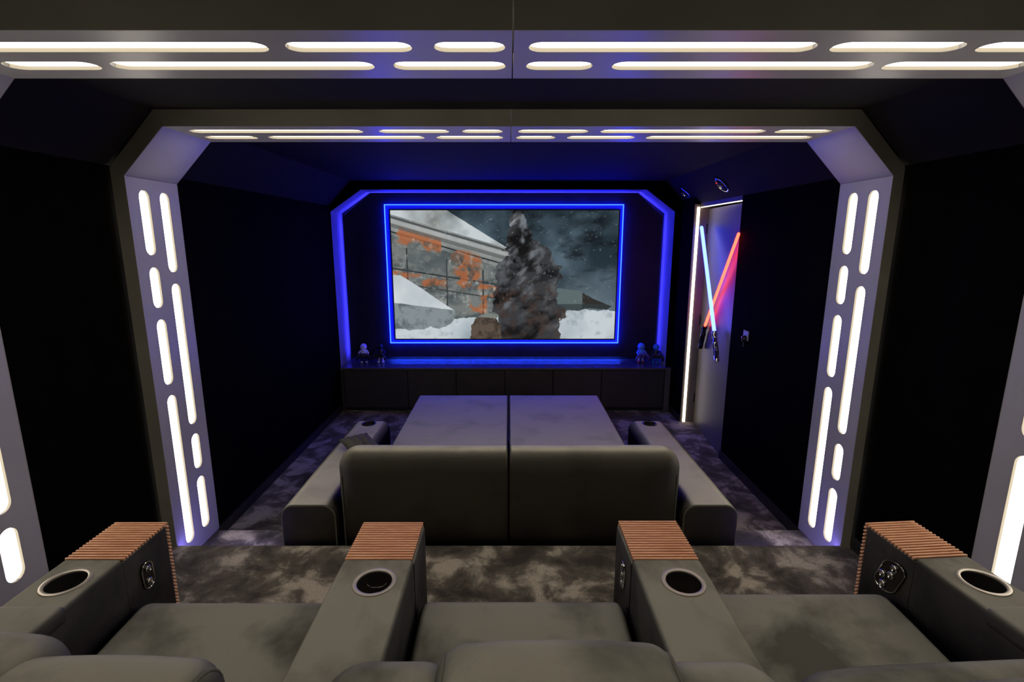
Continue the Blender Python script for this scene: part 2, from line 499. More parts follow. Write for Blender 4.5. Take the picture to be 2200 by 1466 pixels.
# inner panel floating in the opening, with a hidden strip around its edge
YPF = 6.08
PL, PR, PT, PK, PCL, PCR = -1.925, 1.785, 0.512, 0.250, -1.600, 1.488
panel = [(PL, -1.418), (PL, PK), (PCL, PT), (PCR, PT), (PR, PK), (PR, -1.418)]
o = prism('wall_panel', panel, YPF, YPF + 0.03, M['screen_wall']); struct(o, 'dark chamfered panel behind the screen, floating in front of a blue strip')
led = thing('blue_edge_light', 'blue light strip hidden behind the edge of the dark chamfered screen panel', 'light strip')
for i in range(5):
    (xa, za), (xb, zb) = panel[i], panel[i + 1]
    d = Vector((xb - xa, 0, zb - za)).normalized(); nrm = Vector((-d.z, 0, d.x))
    bm = bmesh.new()
    q = []
    for (x, z), s in (((xa, za), 1), ((xb, zb), -1)):
        p = Vector((x, 0, z)) + d * 0.01 * s
        q += [p - nrm * 0.010, p - nrm * 0.001]
    ring = [q[0], q[2], q[3], q[1]]
    a = [bm.verts.new((p.x, YPF + 0.031, p.z)) for p in ring]; b = [bm.verts.new((p.x, YPF + 0.046, p.z)) for p in ring]
    bm.faces.new(a); bm.faces.new(list(reversed(b)))
    for k in range(4): bm.faces.new((a[k], b[k], b[(k + 1) % 4], a[(k + 1) % 4]))
    from_bm('strip', bm, M['blue_led'], led)
# baseboards
o = box('baseboard_left', (XL, 3.03, ZF), (XL + 0.014, YN, ZF + 0.075), M['trim']); struct(o)
o = box('baseboard_right', (XR - 0.014, 3.03, ZF), (XR, YD0, ZF + 0.075), M['trim']); struct(o)
o = box('baseboard_right', (1.891, YD1, ZF), (1.905, YN, ZF + 0.075), M['trim']); struct(o)
for y0, y1 in ((-1.3, 1.46), (1.89, 2.62)):
    o = box('baseboard_left', (XL, y0, ZP), (XL + 0.014, y1, ZP + 0.075), M['trim']); struct(o)
    o = box('baseboard_right', (XR - 0.014, y0, ZP), (XR, y1, ZP + 0.075), M['trim']); struct(o)

# ---------------------------------------------------------------- light arches
SX, SZ = 1.905, 0.306          # inner face of the jambs, top of the jambs
HX, HZ = 1.686, 0.536          # ends and height of the soffit
DEP = 0.403
LEFT_NEAR = [(.248, -.087), (-.151, -.371), (-.434, -.804), (-.867, -1.783)]
LEFT_FAR = [(.248, -.188), (-.252, -1.097), (-1.161, -1.382), (-1.439, -1.777)]
SOFF_A = ([(-1.624, -.744), (-.661, -.304), (-.238, -.031), (.048, .406), (.468, 1.307), (1.36, 1.64)],
          [(-1.638, -1.361), (-1.298, -.456), (-.391, -.03), (.04, .252), (.315, .68), (.743, 1.638)])
SOFF_B = ([(-1.60, -.689), (-.636, -.277), (-.214, -.010), (.057, .877), (.923, 1.297), (1.345, 1.61)],
          [(-1.593, -1.298), (-1.254, -.426), (-.365, -.010), (.055, .265), (.327, 1.149), (1.189, 1.627)])
R = 0.040
ROWN, ROWF = 0.119, 0.280

def slot_lights(rows, parent, place, lo):
    """diffusers behind the slots of one panel, each its own sub-part"""
    for b, spans in rows:
        for a0, a1 in spans:
            bm = bmesh.new()
            pts = stadium(min(a0, a1) - 0.004, max(a0, a1) + 0.004, b, R + 0.004)
            A = [bm.verts.new(place(x, y, lo)) for x, y in pts]
            B = [bm.verts.new(place(x, y, lo + 0.006)) for x, y in pts]
            bm.faces.new(A); bm.faces.new(list(reversed(B)))
            for i in range(len(pts)): bm.faces.new((A[i], B[i], B[(i + 1) % len(pts)], A[(i + 1) % len(pts)]))
            from_bm('slot_light', bm, M['slot'], parent)
            bm = bmesh.new()
            po = stadium(min(a0, a1), max(a0, a1), b, R - 0.0002); pi_ = stadium(min(a0, a1), max(a0, a1), b, R - 0.0014)
            rings = [[bm.verts.new(place(x, y, h)) for x, y in pts] for pts, h in ((po, lo - 0.0005), (po, 0.0003), (pi_, 0.0003), (pi_, lo - 0.0005))]
            n = len(po)
            for q in range(4):
                u_, v_ = rings[q], rings[(q + 1) % 4]
                for i in range(n): bm.faces.new((u_[i], v_[i], v_[(i + 1) % n], u_[(i + 1) % n]))
            from_bm('slot_rim', bm, M['slot_rim'], parent)

def plate(name, outer, rows, mtx, parent, th=0.010, mat=None):
    holes = [stadium(min(s), max(s), b, R) for b, spans in rows for s in spans]
    me = holed_mesh(name, outer, holes, th)
    me.transform(mtx)
    return link(name, me, mat or M['grey_panel'], parent)

def arch(y, zbot, shift, soff, label):
    t = thing('light_arch', label, 'arch', (0, y, zbot), 0)
    def W(o): o.matrix_parent_inverse = Matrix.Translation((0, -y, -zbot)); return o
    th = 0.010
    # jambs: local (z, y) plane
    for sx in (-1, 1):
        rows = [(ROWN if sx < 0 else ROWN, [(a + shift, b + shift) for a, b in (LEFT_NEAR if sx < 0 else LEFT_FAR)]),
                (ROWF, [(a + shift, b + shift) for a, b in (LEFT_FAR if sx < 0 else LEFT_NEAR)])]
        # map: local x -> z, local y -> y, local z -> x (outwards from the room)
        mtx = Matrix(((0, 0, sx, sx * (SX + th / 2)), (0, 1, 0, y), (1, 0, 0, 0), (0, 0, 0, 1)))
        p = W(plate('jamb_panel', [(zbot + 0.001, 0.0), (SZ, 0.0), (SZ, DEP), (zbot + 0.001, DEP)], rows, mtx, t))
        slot_lights(rows, p, lambda a, b, h, s=sx, yy=y, zz=zbot: (s * (SX + h), b + yy, a), th + 0.0025)
        for q in p.children: q.matrix_parent_inverse = Matrix.Identity(4)
        # chamfer panel
        pts = [(sx * SX, SZ + 0.0015), (sx * HX - sx * 0.0015, HZ), (sx * (HX + 0.006), HZ + 0.014), (sx * (SX + 0.014), SZ + 0.006)]
        W(prism('corner_panel', pts, y, y + DEP, M['grey_panel'], t))
        # front and back fascias of jamb and chamfer
        for yy in (y - 0.004, y + DEP):
            dz = 0.0
            w_out = 1.972 if sx < 0 else 1.958
            W(prism('jamb_fascia', [(sx * SX, zbot + 0.001), (sx * SX, SZ - 0.001), (sx * w_out, KN - 0.012), (sx * w_out, zbot + 0.001)], yy, yy + 0.004, M['fascia'], t))
            W(prism('corner_fascia', [(sx * SX, SZ + 0.001), (sx * (HX + 0.001), HZ - 0.001), (sx * (1.72 if sx < 0 else 1.705), ZC - 0.0005), (sx * w_out, KN - 0.010)], yy, yy + 0.004, M['fascia'], t))
    # soffit, in two halves
    for k, (xa, xb) in enumerate(((-HX, -0.0022 + 0.012), (0.0022 + 0.012, HX))):
        rows = [(b, [s for s in spans if (s[0] + s[1] < 0) == (k == 0)]) for b, spans in ((ROWN, soff[0]), (ROWF, soff[1]))]
        mtx = Matrix(((1, 0, 0, 0), (0, 1, 0, y), (0, 0, 1, HZ + th / 2), (0, 0, 0, 1)))
        p = W(plate('soffit_panel', [(xa, 0.0), (xb, 0.0), (xb, DEP), (xa, DEP)], rows, mtx, t))
        slot_lights(rows, p, lambda a, b, h, yy=y: (a, b + yy, HZ + h), th + 0.0025)
        for yy in (y - 0.004, y + DEP):
            xo = -1.719 if k == 0 else 1.704
            q = [(xa, HZ), (xb, HZ), (xb, ZC - 0.0005), (xo, ZC - 0.0005)] if k == 0 else [(xa, HZ), (xb, HZ), (xo, ZC - 0.0005), (xa, ZC - 0.0005)]
            W(prism('soffit_fascia', q, yy, yy + 0.004, M['fascia'], t))
    return t

arch(2.638, ZS, 0.0, SOFF_A, 'pale grey arch of glowing slots farther away, framing the view of the daybed')
arch(1.473, ZP, 0.080, SOFF_B, 'pale grey arch of glowing slots nearest the viewer, its top crossing the whole picture')
arch(0.308, ZP, 0.080, SOFF_A, 'pale grey arch of glowing slots overhead behind the recliner backs')

# violet strips under the platform nosing, over the two steps
for x0, x1, side in ((-1.89, -1.44, 'left'), (1.44, 1.89, 'right')):
    s = box('step_light', (x0, PLAT_EDGE + 0.001, ZP - 0.030), (x1, PLAT_EDGE + 0.009, ZP - 0.014), M['step_led'])
    tag(s, 'violet blue light strip under the platform edge over the %s step' % side, 'light strip')

# ---------------------------------------------------------------- door in the right wall
A = Vector((2.05, 5.385, 0)); B = Vector((1.975, 4.437, 0))
ddir = (B - A).normalized(); dn = Vector((-ddir.y, ddir.x, 0))
if dn.x < 0: dn = -dn
def dpt(s, h, out):                       # s metres from the hinge along the door, out = towards the room
    p = A + ddir * s - dn * out
    return Vector((p.x, p.y, h))
dlen = (B - A).length
def dbox(name, s0, s1, z0, z1, o0, o1, mat, parent):
    bm = bmesh.new()
    c = [[dpt(s, z, o_) for s, z in ((s0, z0), (s1, z0), (s1, z1), (s0, z1))] for o_ in (o0, o1)]
    a = [bm.verts.new(p) for p in c[0]]; b = [bm.verts.new(p) for p in c[1]]
    bm.faces.new(a); bm.faces.new(list(reversed(b)))
    for k in range(4): bm.faces.new((a[k], b[k], b[(k + 1) % 4], a[(k + 1) % 4]))
    return from_bm(name, bm, mat, parent)
door = dbox('door_1', 0.012, dlen, ZF + 0.006, 0.296, -0.04, 0.0, M['door'], None)
struct(door, 'flush grey brown door in the lit recess, behind the crossed glowing tubes')
for hz in (0.10, -0.85, -1.72):
    bm = bmesh.new(); tube(bm, [dpt(0.006, hz - 0.05, 0.006), dpt(0.006, hz + 0.05, 0.006)], 0.006, 8)
    from_bm('hinge', bm, M['dark_metal'], door)
wl = thing('doorway_light', 'warm white light strip running up the door recess and along its top', 'light strip')
box('vertical_strip', (1.932, YD1 - 0.014, ZF + 0.002), (1.958, YD1 - 0.0065, 0.317), M['white_led'], wl)
box('top_strip', (1.969, YD0 + 0.01, 0.311), (1.978, YD1 - 0.01, 0.3175), M['white_led'], wl)

# crossed glowing tubes
def wand(top, joint, end, mat, handle_mat, label, rad=0.0165, name='glowing_wand'):
    t = thing(name, label, 'lamp', end)
    inv = Matrix.Translation(-Vector(end))
    top, joint, end = Vector(top), Vector(joint), Vector(end)
    L1 = (top - joint).length; L2 = (joint - end).length
    bm = bmesh.new()
    rings = lathe(bm, [(rad, 0), (rad, L1 - 0.02), (rad * .75, L1 - 0.006), (0.004, L1)], 16, frame_to(joint, top))
    bm.faces.new(rings[0]); bm.faces.new(rings[-1])
    b = from_bm('tube', bm, mat, t, True); b.matrix_parent_inverse = inv
    prof = [(0.001, 0), (0.022, 0), (0.024, 0.01), (0.024, L2 * .18), (0.020, L2 * .2), (0.020, L2 * .55), (0.025, L2 * .57), (0.025, L2 * .66), (0.018, L2 * .70), (0.018, L2 * .84), (0.025, L2 * .87), (0.025, L2 * .99), (0.001, L2)]
    bm = bmesh.new(); lathe(bm, prof, 20, frame_to(end, joint))
    h = from_bm('handle', bm, handle_mat, t, angle=40); h.matrix_parent_inverse = inv; h['label'] = 'metal handle'
    fm = frame_to(end, joint)
    bm = bmesh.new()
    for k in range(6):
        a = 2 * PI * k / 6
        c = fm @ Matrix.Rotation(a, 4, 'Z')
        tube(bm, [c @ Vector((0.021, 0, L2 * .21)), c @ Vector((0.021, 0, L2 * .54))], 0.004, 6)
    g = from_bm('grip_ribs', bm, M['black_gloss'], t); g.matrix_parent_inverse = inv
    bm = bmesh.new(); c = fm @ Matrix.Rotation(2.2, 4, 'Z')
    tube(bm, [c @ Vector((0.026, 0, L2 * .6)), c @ Vector((0.032, 0, L2 * .63)), c @ Vector((0.032, 0, L2 * .88))], 0.005, 8)
    s = from_bm('switch', bm, M['chrome'], t); s.matrix_parent_inverse = inv
    for zz in (L2 * .4,):
        bm = bmesh.new()
        k = end.lerp(joint, .75); tube(bm, [k, k + dn * 0.02], 0.008, 8)
        q = from_bm('wall_bracket', bm, M['dark_metal'], t); q.matrix_parent_inverse = inv
    return t
def onto(p, out):
    """a point on the door's face moved out of it"""
    return Vector(p) - dn * out
def on_door(x, y, z, out):
    s = (Vector((x, y, 0)) - A).dot(ddir)
    return dpt(s, z, out)
wand(on_door(2.041, 5.297, .125, .085), on_door(1.979, 4.673, -.847, .075), on_door(1.965, 4.535, -1.108, .075), M['blade_blue'], M['chrome'],
     'blue glowing tube lamp with a chrome handle, crossing in front of the red one')
wand(on_door(1.951, 4.391, .05, .028), on_door(2.021, 5.095, -.866, .035), on_door(2.031, 5.197, -1.119, .035), M['blade_red'], M['dark_metal'],
     'red glowing tube lamp with a dark handle, leaning behind the blue one', 0.0125)

# small wall plate near the door
t = thing('wall_plate', 'small pale wall plate with a dark round knob on the black right wall', 'switch', (XR, 4.137, -.82))
box('plate', (-0.007, -0.045, -0.005), (-0.001, 0.045, 0.075), M['plate'], t, 0.002)
bm = bmesh.new(); lathe(bm, [(0.001, 0.03), (0.022, 0.026), (0.028, 0.012), (0.03, 0.0)], 18, Matrix.Translation((-0.007, 0, 0.006)) @ Matrix.Rotation(-PI / 2, 4, 'Y'))
from_bm('knob', bm, M['black_gloss'], t, True)
bm = bmesh.new(); tube(bm, [(-0.02, 0.0, -0.02), (-0.02, 0.003, -0.06)], 0.006, 8); from_bm('pull', bm, M['chrome'], t)

# round speakers in the sloping ceiling
def spk(p, label):
    n = Vector((-1, 0, -1)).normalized()
    t = thing('ceiling_speaker', label, 'speaker', p, group=None)
    fm = Matrix.Translation(Vector(p)).inverted() @ frame_to(Vector(p), Vector(p) + n)
    bm = bmesh.new(); lathe(bm, [(0.080, 0.001), (0.080, 0.008), (0.074, 0.012), (0.066, 0.012), (0.060, 0.003)], 32, fm); from_bm('ring', bm, M['chrome'], t, angle=35)
    bm = bmesh.new(); r = lathe(bm, [(0.061, 0.003), (0.045, 0.0015), (0.028, 0.001)], 32, fm); from_bm('cone', bm, M['black_gloss'], t, True)
    bm = bmesh.new(); r = lathe(bm, [(0.030, 0.001), (0.027, 0.010), (0.018, 0.016), (0.004, 0.018)], 24, fm @ Matrix.Translation((0.008, 0, 0))); bm.faces.new(r[-1]); from_bm('tweeter', bm, M['dark_metal'], t, True)
spk((1.858, 4.62, XR + KN - 1.858), 'round speaker in the sloping ceiling above the glowing tubes')
spk((1.856, 5.54, XR + KN - 1.856), 'round speaker in the sloping ceiling nearest the screen wall')

# ---------------------------------------------------------------- console under the screen
con = thing('media_console', 'long low dark console with flush doors built in under the screen', 'console', (0, 5.8, ZF))
inv = Matrix.Translation((0, -5.8, -ZF))
def C(o): o.matrix_parent_inverse = inv; return o
ZT = -1.473
C(prism_z('top', [(-1.958, 5.735), (1.885, 5.735), (1.885, 5.79), (1.828, 5.79), (1.828, 6.19), (-1.958, 6.19)], ZT - 0.020, ZT, M['console_top'], con))
C(box('front_edge', (-1.958, 5.731, ZT - 0.020), (1.885, 5.7345, ZT), M['console_frame'], con))
C(box('carcass', (-1.945, 5.765, ZF + 0.002), (1.825, 6.15, ZT - 0.022), M['black_matte'], con))
C(box('side_panel', (1.822, 5.735, ZF + 0.002), (1.885, 5.79, ZT - 0.022), M['console_frame'], con))
C(box('side_panel', (-1.958, 5.740, ZF + 0.002), (-1.930, 5.764, ZT - 0.022), M['console'], con))
xs = [-1.925, -1.18, -.615, -.044, .517, 1.083, 1.816]
for a, b in zip(xs, xs[1:]):
    C(box('door', (a + 0.004, 5.742, ZF + 0.045), (b - 0.004, 5.762, ZT - 0.030), M['console'], con, 0.0015, 1))

# ---------------------------------------------------------------- screen
YS = 6.045
def at_y(u, v, y):
    x = (u - 1093) / 1094; t = (733 - v) / 1094; p = math.atan(220 / 1094)
    d = (x, math.cos(p) + t * math.sin(p), -math.sin(p) + t * math.cos(p)); k = y / d[1]
    return d[0] * k, d[2] * k
sx0, sz1 = at_y(838, 452, YS); sx1, _ = at_y(1330.5, 452, YS); _, sz0 = at_y(1082, 728, YS)
fx0, fz1 = at_y(825.5, 440, YS); fx1, _ = at_y(1340, 440, YS); _, fz0 = at_y(1082, 737, YS)
scr = thing('projection_screen', 'wide glowing screen in a blue lit frame showing a snowy scene', 'screen', ((sx0 + sx1) / 2, YPF, sz0))
inv = Matrix.Translation((-(sx0 + sx1) / 2, -YPF, -sz0))
def C(o): o.matrix_parent_inverse = inv; return o
C(box('backing_board', (fx0 - 0.004, YPF - 0.012, fz0 - 0.006), (fx1 + 0.004, YPF - 0.001, fz1 + 0.006), M['board'], scr))
C(box('mount', (sx0 + 0.012, YS + 0.012, sz0 + 0.012), (sx1 - 0.012, YPF - 0.012, sz1 - 0.012), M['black_matte'], scr))
bm = bmesh.new()
b_ = 0.012
for lo, hi in (((sx0 - b_, YS - 0.002, sz0 - b_), (sx0, YS + 0.012, sz1 + b_)), ((sx1, YS - 0.002, sz0 - b_), (sx1 + b_, YS + 0.012, sz1 + b_)),
               ((sx0, YS - 0.002, sz1), (sx1, YS + 0.012, sz1 + b_)), ((sx0, YS - 0.002, sz0 - b_), (sx1, YS + 0.012, sz0))):
    add_box(bm, lo, hi)
C(from_bm('bezel', bm, M['black_matte'], scr))
lw = 0.009
for lo, hi in (((fx0 - lw / 2, YS, fz0 - lw / 2), (fx0 + lw / 2, YS + 0.012, fz1 + lw / 2)), ((fx1 - lw / 2, YS, fz0 - lw / 2), (fx1 + lw / 2, YS + 0.012, fz1 + lw / 2)),
               ((fx0 + lw / 2, YS, fz1 - lw / 2), (fx1 - lw / 2, YS + 0.012, fz1 + lw / 2)), ((fx0 + lw / 2, YS, fz0 - lw / 2), (fx1 - lw / 2, YS + 0.012, fz0 + lw / 2))):
    q = C(box('edge_strip', lo, hi, M['blue_line'], scr)); q['label'] = 'bright blue light strip'

# the picture on the screen: a snowfield with rocks and a rusty wreck, painted per vertex
def srgb(c): 
    c = np.asarray(c, float) / 255.0
    return np.where(c <= 0.04045, c / 12.92, ((c + 0.055) / 1.055) ** 2.4)
rng = np.random.default_rng(3)
def vnoise(s, t, f, seed):
    g = np.random.default_rng(seed).random((256, 256))
    x = s * f; y = t * f
    xi = np.floor(x).astype(int); yi = np.floor(y).astype(int); fx = x - xi; fy = y - yi
    fx = fx * fx * (3 - 2 * fx); fy = fy * fy * (3 - 2 * fy)
    h = lambda a, b: g[a % 256, b % 256]
    return (h(xi, yi) * (1 - fx) + h(xi + 1, yi) * fx) * (1 - fy) + (h(xi, yi + 1) * (1 - fx) + h(xi + 1, yi + 1) * fx) * fy
def fbm(s, t, f, seed, o=4):
    v = 0; a = 0.5; tot = 0
    for k in range(o): v = v + a * vnoise(s, t, f * 2 ** k, seed + k); tot += a; a *= 0.55
    return v / tot
def inside(s, t, poly):
    r = np.zeros(s.shape, bool)
    n = len(poly); j = n - 1
    for i in range(n):
        xi, yi = poly[i]; xj, yj = poly[j]
        if yi != yj:
            c = ((yi > t) != (yj > t)) & (s < (xj - xi) * (t - yi) / (yj - yi) + xi)
            r ^= c
        j = i
    return r
NXS, NZS = 690, 388
s1, t1 = np.meshgrid(np.linspace(0, 1, NXS + 1), np.linspace(0, 1, NZS + 1))
asp = 1.77
sa = s1 * asp
n1 = fbm(sa + 3, t1, 3, 11); n2 = fbm(sa + t1 * .6, t1 * 2.0, 6, 21); n3 = fbm(sa, t1, 22, 31); n4 = fbm(sa + 9, t1, 60, 41, 3)
wob = (fbm(sa, t1, 14, 71) - .5)
img = np.zeros(s1.shape + (3,))
def paint(mask, col, amt=None):
    global img
    col = np.broadcast_to(np.asarray(col, float), img.shape)
    m = mask[..., None] * (1.0 if amt is None else np.clip(amt, 0, 1)[..., None])
    img = img * (1 - m) + col * m
ALL = np.ones(s1.shape, bool)
paint(ALL, (38, 50, 58)); paint(ALL, (84, 102, 114), (n1 - .38) * 2.6); paint(ALL, (26, 33, 38), (n2 - .5) * 3.2)
paint(ALL, (104, 118, 126), np.exp(-((s1 - .83) / .2) ** 2 - ((t1 - .72) / .18) ** 2) * .8)
ss, tt = s1 + wob * .05, t1 + wob * .05
# snowfield
snow = tt > .79 - .03 * np.sin(s1 * 9) 
paint(snow, (150, 163, 170)); paint(snow, (196, 205, 210), (n1 - .4) * 3); paint(snow, (140, 152, 158), (n3 - .55) * 2.2)
# wreck hull on the left, sloping down to the right
hull = inside(ss, tt, [(-.1, -.05), (.20, -.05), (.50, .27), (.53, .60), (.46, .83), (-.1, .86)])
paint(hull, (116, 121, 119)); paint(hull, (78, 86, 88), (n2 - .42) * 3.4); paint(hull, (150, 154, 150), (n3 - .58) * 3.0)
d = t1 - (.02 + s1 * .50)
paint(hull & (d < .17), (168, 170, 166), .75 - np.abs(d - .08) * 5); paint(hull & (np.abs(d - .03) < .008), (60, 64, 66))
paint(hull & (np.abs(d - .14) < .006), (48, 52, 54)); paint(hull & (d < .01), (196, 204, 208), (n1 - .3) * 3)
d2 = t1 - (.44 + s1 * .27)
paint(hull & (np.abs(d2) < .006), (50, 54, 56)); paint(hull & (np.abs(d2 - .11) < .005), (64, 66, 66))
for c, sl in ((.045, .2), (.235, .05), (.40, .03)): paint(hull & (np.abs(s1 - c - sl * .1) < .0035) & (t1 > .25 + s1 * .5), (58, 62, 64))
rust = np.clip((fbm(sa * 1.2, t1 * 1.6, 9, 55) - .50) * 7, 0, 1)
bands = ((np.abs(d - .15 + 0) < .07) & (s1 < .22)) | (np.abs(d2 - .06) < .045) | ((s1 > .26) & (s1 < .40) & (t1 > .30) & (t1 < .58)) | ((s1 > .2) & (s1 < .3) & (t1 > .4) & (t1 < .56)) | ((s1 > .34) & (s1 < .42) & (t1 > .58))
paint(hull & bands, (172, 96, 58), rust * .8)
paint(hull & (np.hypot((s1 - .285) * asp, t1 - .37) < .055), (70, 78, 80), .55 + n3 * 0)
# hull details: rounded spar along the top, hatches, streaks
sp_ = np.clip(1 - np.abs(d - .055) / .05, 0, 1)
paint(hull & (np.abs(d - .055) < .05), (186, 190, 190), sp_ ** 2 * .55)
paint(hull & (d > .075) & (d < .105), (88, 92, 92), .7 + n3 * 0)
stk = fbm(sa * 1.5, t1 * 1.2, 11, 151)
paint(hull & (d > .14), (64, 70, 72), (stk - .55) * 3.0)
paint(hull & (d > .14), (176, 180, 176), (fbm(sa * 1.6, t1 * 1.3, 18, 161) - .60) * 3)
hat = hull & (np.abs(s1 - .155) < .085) & (np.abs(t1 - (.39 + (s1 - .155) * .3)) < .085)
paint(hat, (84, 92, 94), .75 + n3 * 0); paint(hat, (112, 116, 114), (n3 - .5) * 3)
drift = hull & (np.abs(s1 - .25) < .05) & (np.abs(d - .0 + wob * .2) < .035)
# fallen pipe on the right
pipe = inside(s1 + wob * .02, t1 + wob * .02, [(.74, .60), (.83, .61), (.90, .68), (.98, .735), (.965, .765), (.88, .75), (.84, .78), (.74, .76)])
paint(pipe, (92, 106, 108)); paint(pipe & (s1 > .85), (50, 48, 46)); paint(pipe & (t1 > .72), (52, 60, 62), .7 + n3 * 0)
# boulder capped with snow
bl = inside(ss, tt, [(-.1, .46), (.03, .49), (.13, .60), (.20, .69), (.275, .775), (.265, .85), (.235, .90), (.10, .92), (-.1, .93)])
paint(bl, (178, 188, 193)); paint(bl, (206, 213, 217), (n1 - .42) * 3)
und = bl & (tt > .71 + s1 * .22 + wob * .06)
paint(und, (132, 142, 146)); paint(und, (92, 102, 106), (n3 - .46) * 3.2)
# dark crag in the middle with frosted ledges
crag = inside(ss + wob * .04, tt, [(.475, 1.1), (.47, .86), (.445, .66), (.455, .45), (.49, .33), (.51, .17), (.535, .02), (.585, -.02), (.61, .10), (.635, .22), (.70, .30), (.735, .44), (.745, .62), (.765, .80), (.74, 1.1)])
paint(crag, (58, 59, 62)); paint(crag, (24, 23, 24), (n2 - .44) * 4.5); paint(crag, (150, 156, 162), (fbm(sa + t1 * .9, t1 * .7, 9, 91) - .53) * 5.5 * np.clip(1.15 - t1, 0, 1))
paint(crag & (t1 > .55), (66, 52, 46), (n3 - .45) * 2.5)
paint(crag, (112, 118, 124), (fbm(sa * 1.3, t1 * 1.1, 12, 131) - .5) * 4 * np.clip(1.0 - t1, 0, 1))
# small brown rock at its foot
br = inside(ss, tt, [(.345, 1.1), (.35, .93), (.375, .84), (.41, .79), (.445, .80), (.475, .88), (.50, 1.1)])
paint(br, (92, 80, 70)); paint(br, (60, 52, 46), (n3 - .45) * 3.5); paint(br & (tt < .83), (122, 128, 122))
# falling snow
fl = (n4 > .80) & (t1 < .8) & (s1 > .2)
paint(fl, (150, 162, 170), .5 + n3 * 0)
img = np.clip(img, 0, 255)
lin_img = srgb(img)
verts = np.stack([sx0 + s1 * (sx1 - sx0), np.full(s1.shape, YS), sz1 + t1 * (sz0 - sz1)], -1).reshape(-1, 3)
idx = np.arange((NXS + 1) * (NZS + 1)).reshape(NZS + 1, NXS + 1)
quads = np.stack([idx[:-1, :-1], idx[1:, :-1], idx[1:, 1:], idx[:-1, 1:]], -1).reshape(-1, 4)
me = bpy.data.meshes.new('picture')
me.from_pydata(verts.tolist(), [], quads.tolist())
ca = me.color_attributes.new('picture', 'FLOAT_COLOR', 'POINT')
ca.data.foreach_set('color', np.concatenate([lin_img.reshape(-1, 3), np.ones((verts.shape[0], 1))], 1).astype(np.float32).ravel())
m = bpy.data.materials.new('screen_picture'); m.use_nodes = True
nt = m.node_tree; nt.nodes.clear()
oo = nt.nodes.new('ShaderNodeOutputMaterial'); ee = nt.nodes.new('ShaderNodeEmission'); at = nt.nodes.new('ShaderNodeAttribute')
at.attribute_name = 'picture'; ee.inputs['Strength'].default_value = 1.0
nt.links.new(at.outputs['Color'], ee.inputs['Color']); nt.links.new(ee.outputs[0], oo.inputs['Surface'])
C(link('picture', me, m, scr))

# strip along the back of the console top
o = box('console_light', (-1.45, YPF + 0.0315, -1.4125), (1.38, YPF + 0.0500, -1.4070), M['console_led'])
tag(o, 'blue light strip tucked under the screen panel, washing the back of the console top', 'light strip')

# ---------------------------------------------------------------- figurines holding gamepads
def ball(bm, c, r, sc=(1, 1, 1), n=12):
    q = bmesh.ops.create_uvsphere(bm, u_segments=n, v_segments=max(6, n * 2 // 3), radius=r)
    for v in q['verts']: v.co = Vector((v.co.x * sc[0] + c[0], v.co.y * sc[1] + c[1], v.co.z * sc[2] + c[2]))
def figurine(x, y, rz, head, body, legs, feet, headr, label):
    t = thing('figurine', label, 'figurine', (x, y, ZT), rz, 'plain figurines on the console')
    bm = bmesh.new(); ball(bm, (0, 0, 0.175), headr, (1, 1, 1.08), 16); from_bm('head', bm, head, t, True)
    bm = bmesh.new(); lathe(bm, [(0.001, 0.070), (0.026, 0.072), (0.030, 0.095), (0.034, 0.130), (0.020, 0.150), (0.012, 0.160)], 16); from_bm('torso', bm, body, t, True)
    for s in (-1, 1):
        bm = bmesh.new(); tube(bm, [(s * 0.012, 0, 0.080), (s * 0.020, -0.004, 0.045), (s * 0.024, 0, 0.012)], 0.012, 10); from_bm('leg', bm, legs, t, True)
        bm = bmesh.new(); ball(bm, (s * 0.026, -0.010, 0.011), 0.016, (0.9, 1.5, 0.7)); from_bm('foot', bm, feet, t, True)
        bm = bmesh.new(); tube(bm, [(s * 0.030, 0, 0.138), (s * 0.048, -0.015, 0.112), (s * 0.036, -0.045, 0.092)], 0.0095, 10); ball(bm, (s * 0.036, -0.048, 0.092), 0.012); from_bm('arm', bm, body, t, True)
    return t
def gamepad(x, y, rz, mat, label, dz=0.0):
    t = thing('gamepad', label, 'gamepad', (x, y, ZT + 0.092 + dz), rz, 'gamepads held by the figurines')
    bm = bmesh.new()
    soft_bar(bm, 0.011, -0.022, 0.026, -0.048, 0.048, 0.010, 0.010, 0.012, 0.012, 'X', -0.070)
    for s in (-1, 1): tube(bm, [(s * 0.042, -0.070, 0.010), (s * 0.062, -0.068, -0.018), (s * 0.070, -0.066, -0.048)], 0.0125, 10)
    from_bm('shell', bm, mat, t, True)
    for s in (-1, 1):
        bm = bmesh.new(); ball(bm, (s * 0.020, -0.084, -0.004), 0.009); from_bm('thumbstick', bm, M['black_matte'], t, True)
    return t
